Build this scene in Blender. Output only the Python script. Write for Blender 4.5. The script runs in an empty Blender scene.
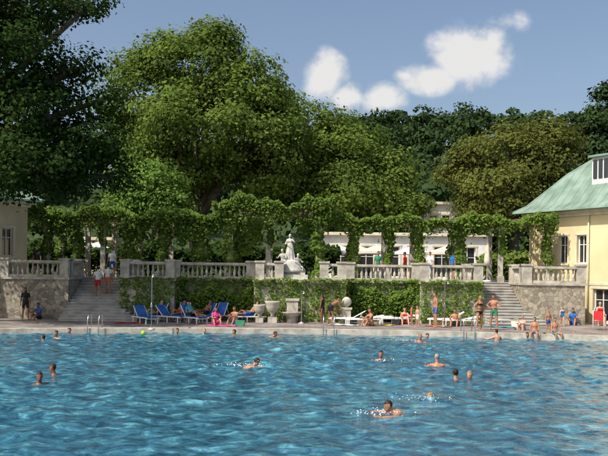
import bpy, math, random
import numpy as np
from mathutils import Vector, Matrix
random.seed(7); RNG=np.random.default_rng(11)
S=bpy.context.scene
COL=S.collection
CH=2.9; F=800.0
def xx(px,Y): return (px-304)*Y/F
def zz(px,py,Y): return CH+(272-(py-.0122*(px-304)))*Y/F
def yy(px,py,z=0.2): return (CH-z)*F/((py-.0122*(px-304))-272)

# ---------------------------------------------------------------- materials
def newmat(name):
    m=bpy.data.materials.new(name); m.use_nodes=True
    nt=m.node_tree; nt.nodes.clear()
    return m,nt,nt.nodes,nt.links
def mat(name,c1,c2=None,scale=4,rough=.7,bump=0.,metal=0.,detail=6,spec=.3,bscale=None,lo=.35,hi=.65):
    m,nt,n,l=newmat(name)
    out=n.new('ShaderNodeOutputMaterial'); p=n.new('ShaderNodeBsdfPrincipled')
    l.new(p.outputs[0],out.inputs[0])
    p.inputs['Roughness'].default_value=rough; p.inputs['Metallic'].default_value=metal
    p.inputs['Specular IOR Level'].default_value=spec
    if c2 is None: c2=tuple(v*.8 for v in c1)
    tc=n.new('ShaderNodeTexCoord'); nz=n.new('ShaderNodeTexNoise')
    nz.inputs['Scale'].default_value=scale; nz.inputs['Detail'].default_value=detail
    l.new(tc.outputs['Object'],nz.inputs['Vector'])
    r=n.new('ShaderNodeValToRGB'); r.color_ramp.elements[0].position=lo; r.color_ramp.elements[1].position=hi
    r.color_ramp.elements[0].color=(*c2,1); r.color_ramp.elements[1].color=(*c1,1)
    l.new(nz.outputs['Fac'],r.inputs[0]); l.new(r.outputs[0],p.inputs['Base Color'])
    if bump:
        b=n.new('ShaderNodeBump'); b.inputs['Strength'].default_value=bump; b.inputs['Distance'].default_value=.03
        nb=n.new('ShaderNodeTexNoise'); nb.inputs['Scale'].default_value=bscale or scale*4; nb.inputs['Detail'].default_value=8
        l.new(tc.outputs['Object'],nb.inputs['Vector']); l.new(nb.outputs['Fac'],b.inputs['Height']); l.new(b.outputs[0],p.inputs['Normal'])
    return m
def leafmat(name,dark,light,warm,scale=.4,transl=.3):
    m,nt,n,l=newmat(name)
    out=n.new('ShaderNodeOutputMaterial')
    geo=n.new('ShaderNodeNewGeometry'); tc=n.new('ShaderNodeTexCoord')
    nz=n.new('ShaderNodeTexNoise'); nz.inputs['Scale'].default_value=scale; nz.inputs['Detail'].default_value=1
    l.new(tc.outputs['Object'],nz.inputs['Vector'])
    r=n.new('ShaderNodeValToRGB'); r.color_ramp.elements[0].position=.35; r.color_ramp.elements[1].position=.65
    r.color_ramp.elements[0].color=(*dark,1); r.color_ramp.elements[1].color=(*light,1)
    l.new(nz.outputs['Fac'],r.inputs[0])
    r2=n.new('ShaderNodeValToRGB'); r2.color_ramp.elements[0].color=(*dark,1); r2.color_ramp.elements[1].color=(*warm,1)
    e=r2.color_ramp.elements.new(.5); e.color=(*light,1)
    l.new(geo.outputs['Random Per Island'],r2.inputs[0])
    mx=n.new('ShaderNodeMix'); mx.data_type='RGBA'; mx.inputs[0].default_value=.5
    l.new(r.outputs[0],mx.inputs[6]); l.new(r2.outputs[0],mx.inputs[7])
    d=n.new('ShaderNodeBsdfDiffuse'); t=n.new('ShaderNodeBsdfTranslucent')
    l.new(mx.outputs[2],d.inputs[0])
    hs=n.new('ShaderNodeHueSaturation'); hs.inputs['Hue'].default_value=.485; hs.inputs['Value'].default_value=1.5
    l.new(mx.outputs[2],hs.inputs['Color']); l.new(hs.outputs[0],t.inputs[0])
    a=n.new('ShaderNodeMixShader'); a.inputs[0].default_value=transl
    l.new(d.outputs[0],a.inputs[1]); l.new(t.outputs[0],a.inputs[2])
    l.new(a.outputs[0],out.inputs[0])
    return m
M={}
M['stone']=mat('weathered_stone',(.54,.50,.42),(.31,.285,.235),2.5,.85,.4)
M['stone_white']=mat('pale_stone',(.58,.56,.5),(.36,.35,.31),3,.8,.4)
M['step']=mat('step_stone',(.46,.44,.40),(.30,.285,.26),2,.9,.3)
M['plaster']=mat('yellow_plaster',(.72,.61,.36),(.62,.52,.30),.8,.9,.15,bscale=20)
M['trim']=mat('trim_plaster',(.7,.64,.48),(.55,.5,.37),2,.8,.2)
M['cream']=mat('cream_plaster',(.66,.56,.36),(.54,.45,.29),1,.9,.1)
M['white']=mat('white_paint',(.78,.77,.73),(.66,.65,.61),2,.6,.05)
M['glass']=mat('window_glass',(.03,.035,.04),(.02,.022,.025),.6,.05,0,spec=.8)
M['copper']=mat('verdigris_copper',(.235,.32,.26),(.145,.215,.165),1.2,.65,.15)
M['wood']=mat('weathered_wood',(.2,.15,.1),(.11,.08,.055),6,.8,.3)
M['metal']=mat('steel',(.55,.56,.57),(.45,.46,.47),5,.3,0,1.)
M['bark']=mat('bark',(.16,.13,.09),(.06,.05,.035),2.2,.95,.6)
M['grass']=mat('grass',(.05,.08,.022),(.02,.038,.012),.5,.95,.3)
M['blue']=mat('blue_fabric',(.03,.14,.42),(.02,.09,.31),3,.8)
M['whitef']=mat('white_fabric',(.75,.75,.74),(.6,.6,.6),3,.8)
M['red']=mat('red_fabric',(.55,.03,.03),(.42,.02,.02),3,.8)
M['pink']=mat('pink_fabric',(.65,.08,.28),(.5,.05,.2),3,.8)
M['orange']=mat('orange_fabric',(.55,.18,.1),(.45,.13,.07),3,.8)
M['yellow']=mat('yellow_fabric',(.6,.5,.1),(.5,.4,.08),3,.8)
M['green']=mat('green_fabric',(.05,.22,.12),(.03,.16,.09),3,.8)
M['black']=mat('black_fabric',(.02,.02,.022),(.012,.012,.014),3,.8)
M['teal']=mat('teal_fabric',(.05,.3,.32),(.03,.22,.25),3,.8)
M['lime']=mat('lime_rubber',(.35,.6,.05),(.28,.5,.04),3,.5)
M['beige']=mat('beige_canvas',(.66,.6,.48),(.55,.5,.4),3,.8)
M['skinA']=mat('skin_fair',(.55,.32,.22),(.46,.25,.17),9,.5,.0)
M['skinB']=mat('skin_tanned',(.42,.21,.12),(.34,.16,.09),9,.45)
M['skinC']=mat('skin_brown',(.26,.12,.07),(.2,.09,.05),9,.45)
M['hairD']=mat('dark_hair',(.03,.02,.014),(.015,.01,.008),30,.5,.3)
M['hairB']=mat('blond_hair',(.3,.19,.09),(.2,.12,.05),30,.5,.3)
M['hairG']=mat('grey_hair',(.35,.34,.32),(.24,.23,.22),30,.5,.3)
M['eye']=mat('eye',(.02,.015,.012),None,9,.2)
M['lip']=mat('lips',(.33,.1,.08),None,9,.5)
M['leafP']=leafmat('plane_leaf',(.05,.088,.017),(.135,.20,.038),(.215,.265,.07),.35)
M['leafL']=leafmat('light_leaf',(.08,.15,.03),(.15,.26,.05),(.21,.30,.08),.5)
M['leafD']=leafmat('shaded_leaf',(.016,.034,.009),(.034,.063,.016),(.055,.09,.024),.5,.2)  # shade of the crown's underside put into the leaf colour
M['leafO']=leafmat('olive_leaf',(.065,.085,.02),(.135,.155,.036),(.20,.20,.06),.4)
M['leafF']=leafmat('forest_leaf',(.022,.043,.018),(.04,.068,.024),(.06,.088,.03),.05,.1)
M['leafI']=leafmat('ivy_leaf',(.08,.14,.025),(.16,.25,.045),(.23,.31,.075),.9)
M['leafV']=leafmat('vine_leaf',(.065,.12,.02),(.15,.23,.042),(.23,.31,.08),.8)

def mat_pavers():
    m,nt,n,l=newmat('deck_pavers')
    out=n.new('ShaderNodeOutputMaterial'); p=n.new('ShaderNodeBsdfPrincipled'); l.new(p.outputs[0],out.inputs[0])
    p.inputs['Roughness'].default_value=.75
    tc=n.new('ShaderNodeTexCoord'); br=n.new('ShaderNodeTexBrick')
    br.inputs['Scale'].default_value=1; br.inputs['Brick Width'].default_value=.6; br.inputs['Row Height'].default_value=.4
    br.inputs['Mortar Size'].default_value=.012
    br.inputs['Color1'].default_value=(.33,.28,.245,1); br.inputs['Color2'].default_value=(.26,.215,.19,1); br.inputs['Mortar'].default_value=(.12,.1,.09,1)
    l.new(tc.outputs['Object'],br.inputs['Vector'])
    nz=n.new('ShaderNodeTexNoise'); nz.inputs['Scale'].default_value=.6; nz.inputs['Detail'].default_value=8
    l.new(tc.outputs['Object'],nz.inputs['Vector'])
    r=n.new('ShaderNodeValToRGB'); r.color_ramp.elements[0].color=(.55,.55,.58,1); r.color_ramp.elements[1].color=(1,1,1,1)
    r.color_ramp.elements[0].position=.4; r.color_ramp.elements[1].position=.6
    l.new(nz.outputs[0],r.inputs[0])
    mx=n.new('ShaderNodeMix'); mx.data_type='RGBA'; mx.blend_type='MULTIPLY'; mx.inputs[0].default_value=1
    l.new(br.outputs[0],mx.inputs[6]); l.new(r.outputs[0],mx.inputs[7]); l.new(mx.outputs[2],p.inputs['Base Color'])
    return m
M['deck']=mat_pavers()
def mat_rubble():
    m,nt,n,l=newmat('rubble_masonry')
    out=n.new('ShaderNodeOutputMaterial'); p=n.new('ShaderNodeBsdfPrincipled'); l.new(p.outputs[0],out.inputs[0])
    p.inputs['Roughness'].default_value=.9
    tc=n.new('ShaderNodeTexCoord'); v=n.new('ShaderNodeTexVoronoi'); v.inputs['Scale'].default_value=4.2
    v2=n.new('ShaderNodeTexVoronoi'); v2.feature='DISTANCE_TO_EDGE'; v2.inputs['Scale'].default_value=4.2
    l.new(tc.outputs['Object'],v.inputs['Vector']); l.new(tc.outputs['Object'],v2.inputs['Vector'])
    bw=n.new('ShaderNodeSeparateColor'); l.new(v.outputs['Color'],bw.inputs[0])
    r=n.new('ShaderNodeValToRGB'); r.color_ramp.elements[0].color=(.2,.175,.135,1); r.color_ramp.elements[1].color=(.42,.37,.28,1)
    l.new(bw.outputs[0],r.inputs[0])
    r2=n.new('ShaderNodeValToRGB'); r2.color_ramp.elements[0].color=(.6,.6,.6,1); r2.color_ramp.elements[1].color=(1,1,1,1); r2.color_ramp.elements[1].position=.06
    l.new(v2.outputs[0],r2.inputs[0])
    mx=n.new('ShaderNodeMix'); mx.data_type='RGBA'; mx.blend_type='MULTIPLY'; mx.inputs[0].default_value=1
    l.new(r.outputs[0],mx.inputs[6]); l.new(r2.outputs[0],mx.inputs[7]); l.new(mx.outputs[2],p.inputs['Base Color'])
    b=n.new('ShaderNodeBump'); b.inputs['Strength'].default_value=.6; b.inputs['Distance'].default_value=.04
    l.new(r2.outputs[0],b.inputs['Height']); l.new(b.outputs[0],p.inputs['Normal'])
    return m
M['rubble']=mat_rubble()
def mat_water():
    m,nt,n,l=newmat('pool_water')
    out=n.new('ShaderNodeOutputMaterial'); p=n.new('ShaderNodeBsdfPrincipled'); l.new(p.outputs[0],out.inputs[0])
    p.inputs['Roughness'].default_value=.04; p.inputs['IOR'].default_value=1.333; p.inputs['Specular IOR Level'].default_value=.5
    tc=n.new('ShaderNodeTexCoord')
    nz=n.new('ShaderNodeTexNoise'); nz.inputs['Scale'].default_value=3.1; nz.inputs['Detail'].default_value=5; nz.inputs['Roughness'].default_value=.6; nz.inputs['Distortion'].default_value=.9
    mp=n.new('ShaderNodeMapping'); mp.inputs['Scale'].default_value=(.75,.85,1); l.new(tc.outputs['Object'],mp.inputs[0]); l.new(mp.outputs[0],nz.inputs['Vector'])
    r=n.new('ShaderNodeValToRGB'); e=r.color_ramp.elements  # dark and bright ripple tones painted into the colour to imitate refraction
    e[0].position=.36; e[0].color=(.012,.052,.09,1); e[1].position=.68; e[1].color=(.14,.38,.43,1)
    k=e.new(.5); k.color=(.033,.125,.185,1)
    k=e.new(.59); k.color=(.06,.205,.27,1)
    l.new(nz.outputs[0],r.inputs[0])
    big=n.new('ShaderNodeTexNoise'); big.inputs['Scale'].default_value=.15; l.new(tc.outputs['Object'],big.inputs['Vector'])
    rb=n.new('ShaderNodeValToRGB'); rb.color_ramp.elements[0].position=.35; rb.color_ramp.elements[1].position=.65
    rb.color_ramp.elements[0].color=(.72,.78,.84,1); rb.color_ramp.elements[1].color=(1.1,1.1,1.1,1)
    l.new(big.outputs[0],rb.inputs[0])
    mx=n.new('ShaderNodeMix'); mx.data_type='RGBA'; mx.blend_type='MULTIPLY'; mx.inputs[0].default_value=1
    l.new(r.outputs[0],mx.inputs[6]); l.new(rb.outputs[0],mx.inputs[7]); l.new(mx.outputs[2],p.inputs['Base Color'])
    nb=n.new('ShaderNodeTexNoise'); nb.inputs['Scale'].default_value=5; nb.inputs['Detail'].default_value=4
    l.new(tc.outputs['Object'],nb.inputs['Vector'])
    b=n.new('ShaderNodeBump'); b.inputs['Strength'].default_value=.9; b.inputs['Distance'].default_value=.045
    l.new(nb.outputs[0],b.inputs['Height']); l.new(b.outputs[0],p.inputs['Normal'])
    return m
M['water']=mat_water()
M['tile']=mat('pool_tile',(.1,.35,.5),(.07,.28,.42),3,.3)
M['foam']=mat('foam',(.8,.85,.88),(.7,.76,.8),8,.5)

# ---------------------------------------------------------------- mesh tools
def empty(name,parent=None):
    o=bpy.data.objects.new(name,None); COL.objects.link(o); o.parent=parent; return o
class MB:
    def __init__(s): s.v=[]; s.f=[]; s.m=[]; s.T=Matrix.Identity(4); s.sm=[]
    def add(s,vs,fs,mi=0,smooth=False):
        b=len(s.v); s.v+= [tuple(s.T@Vector(v)) for v in vs]
        for f in fs: s.f.append([b+i for i in f]); s.m.append(mi); s.sm.append(smooth)
    def box(s,x0,x1,y0,y1,z0,z1,mi=0):
        s.add([(x0,y0,z0),(x1,y0,z0),(x1,y1,z0),(x0,y1,z0),(x0,y0,z1),(x1,y0,z1),(x1,y1,z1),(x0,y1,z1)],
              [(0,3,2,1),(4,5,6,7),(0,1,5,4),(1,2,6,5),(2,3,7,6),(3,0,4,7)],mi)
    def cbox(s,c,sz,mi=0,R=None):
        T=s.T; s.T=T@Matrix.Translation(c)@(R.to_4x4() if R else Matrix.Identity(4))
        a,b,d=sz[0]/2,sz[1]/2,sz[2]/2; s.box(-a,a,-b,b,-d,d,mi); s.T=T
    def prism(s,poly,z0,z1,mi=0):
        n=len(poly); s.add([(x,y,z0) for x,y in poly]+[(x,y,z1) for x,y in poly],
          [tuple(range(n-1,-1,-1)),tuple(range(n,2*n))]+[(i,(i+1)%n,n+(i+1)%n,n+i) for i in range(n)],mi)
    def lathe(s,prof,c=(0,0,0),n=12,mi=0,jit=0):
        vs=[];fs=[]
        for r,z in prof:
            for k in range(n):
                a=2*math.pi*k/n; rr=r*(1+jit*random.uniform(-1,1))
                vs.append((c[0]+rr*math.cos(a),c[1]+rr*math.sin(a),c[2]+z))
        for i in range(len(prof)-1):
            for k in range(n):
                fs.append((i*n+k,i*n+(k+1)%n,(i+1)*n+(k+1)%n,(i+1)*n+k))
        fs.append(tuple(range(n-1,-1,-1))); fs.append(tuple((len(prof)-1)*n+k for k in range(n)))
        s.add(vs,fs,mi,True)
    def tube(s,pts,rad,n=8,mi=0):
        vs=[];fs=[]; P=[Vector(p) for p in pts]
        for i,p in enumerate(P):
            d=(P[min(i+1,len(P)-1)]-P[max(i-1,0)]).normalized()
            a=d.cross(Vector((0.13,1,.21))); a.normalize(); b=d.cross(a)
            r=rad[i] if isinstance(rad,(list,tuple)) else rad
            for k in range(n):
                t=2*math.pi*k/n; vs.append(p+a*r*math.cos(t)+b*r*math.sin(t))
        for i in range(len(P)-1):
            for k in range(n): fs.append((i*n+k,i*n+(k+1)%n,(i+1)*n+(k+1)%n,(i+1)*n+k))
        fs.append(tuple(range(n-1,-1,-1))); fs.append(tuple((len(P)-1)*n+k for k in range(n)))
        s.add(vs,fs,mi,True)
    def build(s,name,mats,parent=None,loc=None,rz=0):
        me=bpy.data.meshes.new(name); me.from_pydata([tuple(v) for v in s.v],[],s.f)
        for m in mats: me.materials.append(M[m])
        me.polygons.foreach_set('material_index',s.m); me.polygons.foreach_set('use_smooth',s.sm)
        me.update(); o=bpy.data.objects.new(name,me); COL.objects.link(o); o.parent=parent
        if loc: o.location=loc
        o.rotation_euler=(0,0,rz)
        return o
def quads(name,V,mat_,parent=None,k=4,smooth=False):
    n=len(V); me=bpy.data.meshes.new(name); me.vertices.add(n); me.vertices.foreach_set('co',V.astype(np.float32).ravel())
    me.loops.add(n); me.loops.foreach_set('vertex_index',np.arange(n,dtype=np.int32))
    me.polygons.add(n//k); me.polygons.foreach_set('loop_start',np.arange(0,n,k,dtype=np.int32))
    me.materials.append(mat_); me.update(calc_edges=True)
    o=bpy.data.objects.new(name,me); COL.objects.link(o); o.parent=parent; return o
def nrm(a): return a/(np.linalg.norm(a,axis=-1,keepdims=True)+1e-9)
def leafquads(C,N,size):
    n=len(C); N=nrm(N); t=nrm(np.cross(N,RNG.normal(size=(n,3)))); b=np.cross(N,t)
    s=size*(.6+.8*RNG.random((n,1)))
    return np.stack([C+t*s*.55,C+b*s*.36+N*s*.1,C-t*s*.5,C-b*s*.36+N*s*.1],1).reshape(-1,3)

# ---------------------------------------------------------------- humans
def V3(t): return Vector(t)
POSES={
 'stand':dict(t=(0,.02,1),h=(0,.05,1),la=((-.22,0,-1),(-.08,.18,-1)),ra=((.22,0,-1),(.08,.18,-1)),ll=((-.08,.03,-1),(-.04,-.03,-1)),rl=((.1,0,-1),(.05,-.05,-1))),
 'walk':dict(t=(0,.06,1),h=(0,.05,1),la=((-.2,-.4,-1),(-.1,.1,-1)),ra=((.2,.35,-1),(.08,.6,-1)),ll=((-.04,.4,-1),(-.03,.1,-1)),rl=((.05,-.2,-1),(.04,-.55,-1))),
 'hips':dict(t=(.04,.0,1),h=(0,.1,1),la=((-.75,-.25,-.8),(.75,.5,-.35)),ra=((.75,-.25,-.8),(-.75,.5,-.35)),ll=((-.12,.05,-1),(-.08,-.03,-1)),rl=((.16,0,-1),(.08,-.05,-1))),
 'onehip':dict(t=(-.04,.0,1),h=(.05,.1,1),la=((-.2,.05,-1),(-.08,.3,-1)),ra=((.75,-.25,-.8),(-.75,.5,-.35)),ll=((-.08,.0,-1),(-.05,-.03,-1)),rl=((.16,.1,-1),(.05,-.12,-1))),
 'bend':dict(t=(0,.8,.55),h=(0,.5,.8),la=((-.1,.35,-1),(-.02,.4,-1)),ra=((.12,.3,-1),(.03,.3,-1)),ll=((-.1,.1,-1),(-.05,-.1,-1)),rl=((.1,.25,-1),(.05,-.2,-1))),
 'sit':dict(t=(0,-.08,1),h=(0,.12,1),la=((-.25,.25,-1),(.05,.9,-.3)),ra=((.25,.25,-1),(-.05,.9,-.3)),ll=((-.16,1,-.03),(-.02,.12,-1)),rl=((.16,1,-.03),(.02,.05,-1))),
 'sitground':dict(t=(0,.12,1),h=(0,.15,1),la=((-.25,.75,-.6),(.2,.9,.05)),ra=((.25,.75,-.6),(-.2,.9,.05)),ll=((-.16,.8,.62),(0,.55,-.85)),rl=((.16,.8,.6),(0,.5,-.85))),
 'recline':dict(t=(0,-.72,.7),h=(0,-.35,.95),la=((-.3,.5,-.85),(.02,.9,.1)),ra=((.3,.5,-.85),(-.02,.9,.1)),ll=((-.1,1,.02),(-.02,1,-.02)),rl=((.12,.9,.4),(.02,.75,-.6))),
 'tread':dict(t=(0,.12,1),h=(0,.08,1),la=((-.8,.6,-.35),(.1,1,.12)),ra=((.8,.6,-.35),(-.1,1,.12)),ll=((-.2,.4,-1),(-.1,-.4,-1)),rl=((.2,.2,-1),(.1,-.5,-1))),
 'breast':dict(t=(0,1,.42),h=(0,.25,1),la=((-.75,.75,-.05),(.35,1,0)),ra=((.75,.75,-.05),(-.35,1,0)),ll=((-.2,-1,-.3),(-.1,-1,.1)),rl=((.2,-1,-.3),(.1,-1,.1)),foot=(0,-1,.1)),
 'sitstat':dict(t=(0,.1,1),h=(0,.3,1),la=((-.5,.3,-.8),(.3,.9,.1)),ra=((.5,.3,-.8),(-.3,.9,.1)),ll=((-.2,1,-.1),(0,.1,-1)),rl=((.2,1,-.2),(.05,-.1,-1))),
 'statue':dict(t=(.05,.0,1),h=(-.15,.15,1),la=((-.5,.4,-.6),(.2,.6,.8)),ra=((.4,.3,-.9),(-.5,.9,.1)),ll=((-.08,.1,-1),(-.04,-.03,-1)),rl=((.1,0,-1),(.05,-.05,-1))),
}
def human(name,loc,heading,pose,skin='skinA',top='blue',bottom='blue',hair='hairD',outfit='trunks',scale=1.,anchor='feet',long=False,female=False,vox=.02,parent=None,robe=False):
    P=dict(POSES[pose]); 
    r=V3((1,0,0)); t=V3(P['t']).normalized(); r=(r-t*r.dot(t)).normalized(); f=t.cross(r)
    h=V3(P['h']).normalized(); hr=(V3((1,0,0))-h*h.x).normalized(); hf=h.cross(hr)
    vs=[];fs=[]
    def ell(cs,n=12):
        b=len(vs)
        for c,a,d,A,B in cs:
            for k in range(n):
                w=2*math.pi*k/n; vs.append(c+A*a*math.cos(w)+B*d*math.sin(w))
        for i in range(len(cs)-1):
            for k in range(n): fs.append((b+i*n+k,b+i*n+(k+1)%n,b+(i+1)*n+(k+1)%n,b+(i+1)*n+k))
        fs.append(tuple(b+k for k in range(n-1,-1,-1))); fs.append(tuple(b+(len(cs)-1)*n+k for k in range(n)))
    def limb(p,q,r1,r2,mid=1.0,n=9):
        d=(q-p).normalized(); a=d.cross(V3((.3,.2,.93))) 
        if a.length<.1: a=d.cross(V3((1,0,0)))
        a.normalize(); b=d.cross(a)
        cs=[(p-d*r1*.92,r1*.35),(p-d*r1*.55,r1*.83),(p,r1),(p.lerp(q,.35),(r1*.65+r2*.35)*mid),(q,r2),(q+d*r2*.55,r2*.83),(q+d*r2*.92,r2*.35)]
        ell([(c,x,x,a,b) for c,x in cs],n)
    O=V3((0,0,0))
    w=.9 if female else 1.; hw=1.08 if female else 1.
    nb=O+t*.52
    ell([(O-t*.10,.10*hw,.08,r,f),(O-t*.05,.16*hw,.115,r,f),(O+t*.02,.168*hw,.12,r,f),(O+t*.12,.145*w,.105,r,f),(O+t*.22,.135*w,.1,r,f),
         (O+t*.34+f*.01,.165*w,.12,r,f),(O+t*.43,.175*w,.11,r,f),(O+t*.485,.13*w,.085,r,f),(nb,.07,.065,r,f)],14)
    if female:
        for s_ in (-1,1): ell([(O+t*.37+r*.075*s_+f*(.1+.03*k),[.06,.055,.03][k],[.06,.055,.03][k],r,t) for k in range(3)],8)
    hc=nb+t*.06+h*.125+hf*.015
    limb(nb-t*.03,hc-h*.04,.058,.055)
    ell([(hc-h*.118+hf*.045,.022,.022,hr,hf),(hc-h*.1+hf*.04,.042,.045,hr,hf),(hc-h*.06+hf*.018,.06,.075,hr,hf),(hc-h*.01,.073,.092,hr,hf),
         (hc+h*.04-hf*.004,.076,.097,hr,hf),(hc+h*.08-hf*.006,.064,.082,hr,hf),(hc+h*.108-hf*.006,.038,.05,hr,hf),(hc+h*.118,.012,.015,hr,hf)],14)
    ell([(hc-h*.012+hf*.085,.012,.012,hr,h),(hc-h*.018+hf*.105,.012,.014,hr,h),(hc-h*.022+hf*.115,.006,.007,hr,h)],6)
    for s_ in (-1,1):
        ell([(hc+hr*s_*.066-hf*.005,.012,.028,hf,h),(hc+hr*s_*.086-hf*.012,.016,.03,hf,h)],6)
    if long: ell([(hc-h*.0-hf*.06,.07,.05,hr,hf),(hc-h*.1-hf*.075,.065,.04,hr,hf),(hc-h*.2-hf*.09,.05,.03,hr,hf),(hc-h*.26-hf*.09,.02,.015,hr,hf)],10)
    segs=[(O-t*.02,nb,'torso',.14),(hc-h*.06,hc+h*.06,'head',.08)]
    hands=[]
    for s_,k in ((-1,'la'),(1,'ra')):
        sh=nb-t*.065+r*s_*.175*w
        d1=V3(P[k][0]).normalized(); d2=V3(P[k][1]).normalized()
        el=sh+d1*.28; wr=el+d2*.24
        limb(nb-t*.05+r*s_*.08,sh,.06,.058)
        limb(sh,el,.052*w,.04*w,1.08); limb(el,wr,.041*w,.028*w,1.1)
        pr=(r-d2*d2.dot(r)); pr=pr.normalized() if pr.length>.2 else (f-d2*d2.dot(f)).normalized()
        pn=d2.cross(pr)
        ell([(wr+d2*-.01,.02,.026,pr,pn),(wr+d2*.03,.016,.036,pr,pn),(wr+d2*.085,.014,.042,pr,pn),(wr+d2*.1,.009,.036,pr,pn)],8)
        hands.append((wr,d2,pr,pn,s_))
        segs+=[(sh,el,'uarm',.05),(el,wr+d2*.1,'farm',.035)]
    for s_,k in ((-1,'ll'),(1,'rl')):
        hp=O-t*.04+r*s_*.09*hw
        d1=V3(P[k][0]).normalized(); d2=V3(P[k][1]).normalized()
        kn=hp+d1*.42; an=kn+d2*.40
        bot={'trunks':1.12}.get(outfit,1.)
        limb(hp,kn,.085*hw*bot,.056,1.03); limb(kn,an,.055,.036,1.12)
        fd=V3(P.get('foot',(0,1,-.05))).normalized()
        fr=V3((1,0,0)); fu=fr.cross(fd).normalized()
        hl=an+d2*.04
        ell([(hl-fd*.055,.02,.02,fr,fu),(hl-fd*.04,.034,.036,fr,fu),(hl+fd*.02+fu*.005,.036,.04,fr,fu),(hl+fd*.1-fu*.01,.045,.026,fr,fu),(hl+fd*.155-fu*.018,.042,.018,fr,fu),(hl+fd*.185-fu*.022,.025,.012,fr,fu)],9)
        segs+=[(hp,kn,'thigh',.08),(kn,an,'shin',.05),(an,hl+fd*.15,'foot',.04)]
    if robe:
        ell([(O-V3((0,0,.86)),.34,.28,V3((1,0,0)),V3((0,1,0))),(O-V3((0,0,.5)),.27,.24,V3((1,0,0)),V3((0,1,0))),(O,.21,.17,r,f),(O+t*.25,.15,.12,r,f)],14)
        for k in range(9):
            a=2*math.pi*k/9; q=V3((math.cos(a),math.sin(a)*.85,0))
            limb(O+q*.16+V3((0,0,.05)),O+q*.33+V3((0,0,-.84)),.03,.05)
    me=bpy.data.meshes.new('tmp'); me.from_pydata([tuple(v) for v in vs],[],fs); me.update()
    ob=bpy.data.objects.new('tmp',me); COL.objects.link(ob)
    md=ob.modifiers.new('r','REMESH'); md.mode='VOXEL'; md.voxel_size=vox
    sm=ob.modifiers.new('s','SMOOTH'); sm.factor=.5; sm.iterations=2
    dg=bpy.context.evaluated_depsgraph_get(); m2=bpy.data.meshes.new_from_object(ob.evaluated_get(dg))
    bpy.data.objects.remove(ob); bpy.data.meshes.remove(me)
    n=len(m2.vertices); VV=np.zeros(n*3); m2.vertices.foreach_get('co',VV); VV=VV.reshape(-1,3)
    FF=[tuple(p.vertices) for p in m2.polygons]
    C=np.array([VV[list(q)].mean(0) for q in FF])
    best=np.full(len(C),9.); lab=np.zeros(len(C),int); tp=np.zeros(len(C))
    for i,(p,q,_,rad) in enumerate(segs):
        p=np.array(p);q=np.array(q); d=q-p; tt=np.clip(((C-p)@d)/(d@d),0,1)
        ds=np.linalg.norm(C-(p+tt[:,None]*d),axis=1)-rad
        k=ds<best; best[k]=ds[k]; lab[k]=i; tp[k]=tt[k]
    names=np.array([s_[2] for s_ in segs])[lab]
    mi=np.zeros(len(C),int)
    T=names=='torso'; TH=names=='thigh'
    if outfit=='trunks': mi[T&(tp<.2)]=2; mi[TH&(tp<.5)]=2
    elif outfit=='brief': mi[T&(tp<.13)]=2; mi[TH&(tp<.1)]=2
    elif outfit=='bikini': mi[T&(tp<.1)]=2; mi[TH&(tp<.06)]=2; mi[T&(tp>.6)&(tp<.8)]=1
    elif outfit=='swimsuit': mi[T&(tp<.86)]=1; mi[TH&(tp<.05)]=1
    elif outfit=='shirt': mi[T]=1; mi[(names=='uarm')&(tp<.65)]=1; mi[T&(tp<.15)]=2; mi[TH&(tp<.65)]=2
    elif outfit=='stone': mi[:]=0
    HC=np.array(hc); hu=(C-HC)@np.array(h); hfw=(C-HC)@np.array(hf)
    if outfit!='stone':
        isH=(np.linalg.norm(C-HC,axis=1)<.16)&(names=='head')
        if hair!='bald': mi[isH&((hu>.055)|((hfw<-.0)&(hu>-.01))|((hfw<-.035)&(hu>-.07)))]=3
        if long: mi[(np.linalg.norm(C-HC,axis=1)<.32)&(hfw<-.045)&(hu<.02)&(hu>-.28)&(((C-HC)@np.array(hr))**2<.006)]=3
    PV=[];PF=[];PM=[]
    def tubep(pts,rad,m_,n=5):
        b=len(PV)
        for i,p in enumerate(pts):
            d=(pts[min(i+1,len(pts)-1)]-pts[max(i-1,0)]).normalized(); a=d.cross(V3((.31,.2,.9))).normalized(); bb=d.cross(a)
            for k in range(n):
                w_=2*math.pi*k/n; PV.append(tuple(p+a*rad[i]*math.cos(w_)+bb*rad[i]*math.sin(w_)))
        for i in range(len(pts)-1):
            for k in range(n): PF.append((b+i*n+k,b+i*n+(k+1)%n,b+(i+1)*n+(k+1)%n,b+(i+1)*n+k)); PM.append(m_)
        PF.append(tuple(b+(len(pts)-1)*n+k for k in range(n))); PM.append(m_)
    for wr,d2,pr,pn,s_ in hands:
        curl=-pr*s_
        for j,(o_,L) in enumerate(((-.03,.062),(-.01,.075),(.011,.07),(.031,.055))):
            b0=wr+d2*.085+pn*o_; p1=b0+d2*(L*.45+.01)+curl*.006; p2=p1+d2*L*.3+curl*L*.18; p3=p2+d2*L*.2+curl*L*.22
            tubep([b0,p1,p2,p3],[.0095,.009,.008,.005],0)
        b0=wr+d2*.03-pn*.025; p1=b0+d2*.03-pn*.025+curl*.008; p2=p1+d2*.03-pn*.008+curl*.01
        tubep([b0,p1,p2],[.011,.01,.006],0)
    if outfit!='stone':
        for s_ in (-1,1):
            c=hc+hr*s_*.03+h*.005+hf*.082
            tubep([c-hf*.004,c+hf*.004,c+hf*.007],[.011,.009,.003],4,6)
        c=hc-h*.058+hf*.083
        tubep([c-hr*.022,c-hr*.008+hf*.006,c+hr*.008+hf*.006,c+hr*.022],[.003,.007,.007,.003],5)
    AV=np.vstack([VV,np.array(PV)]); 
    R=Matrix.Rotation(heading,3,'Z'); AV=(AV*scale)@np.array(R).T
    hz=(R@(hc*scale)); 
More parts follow.
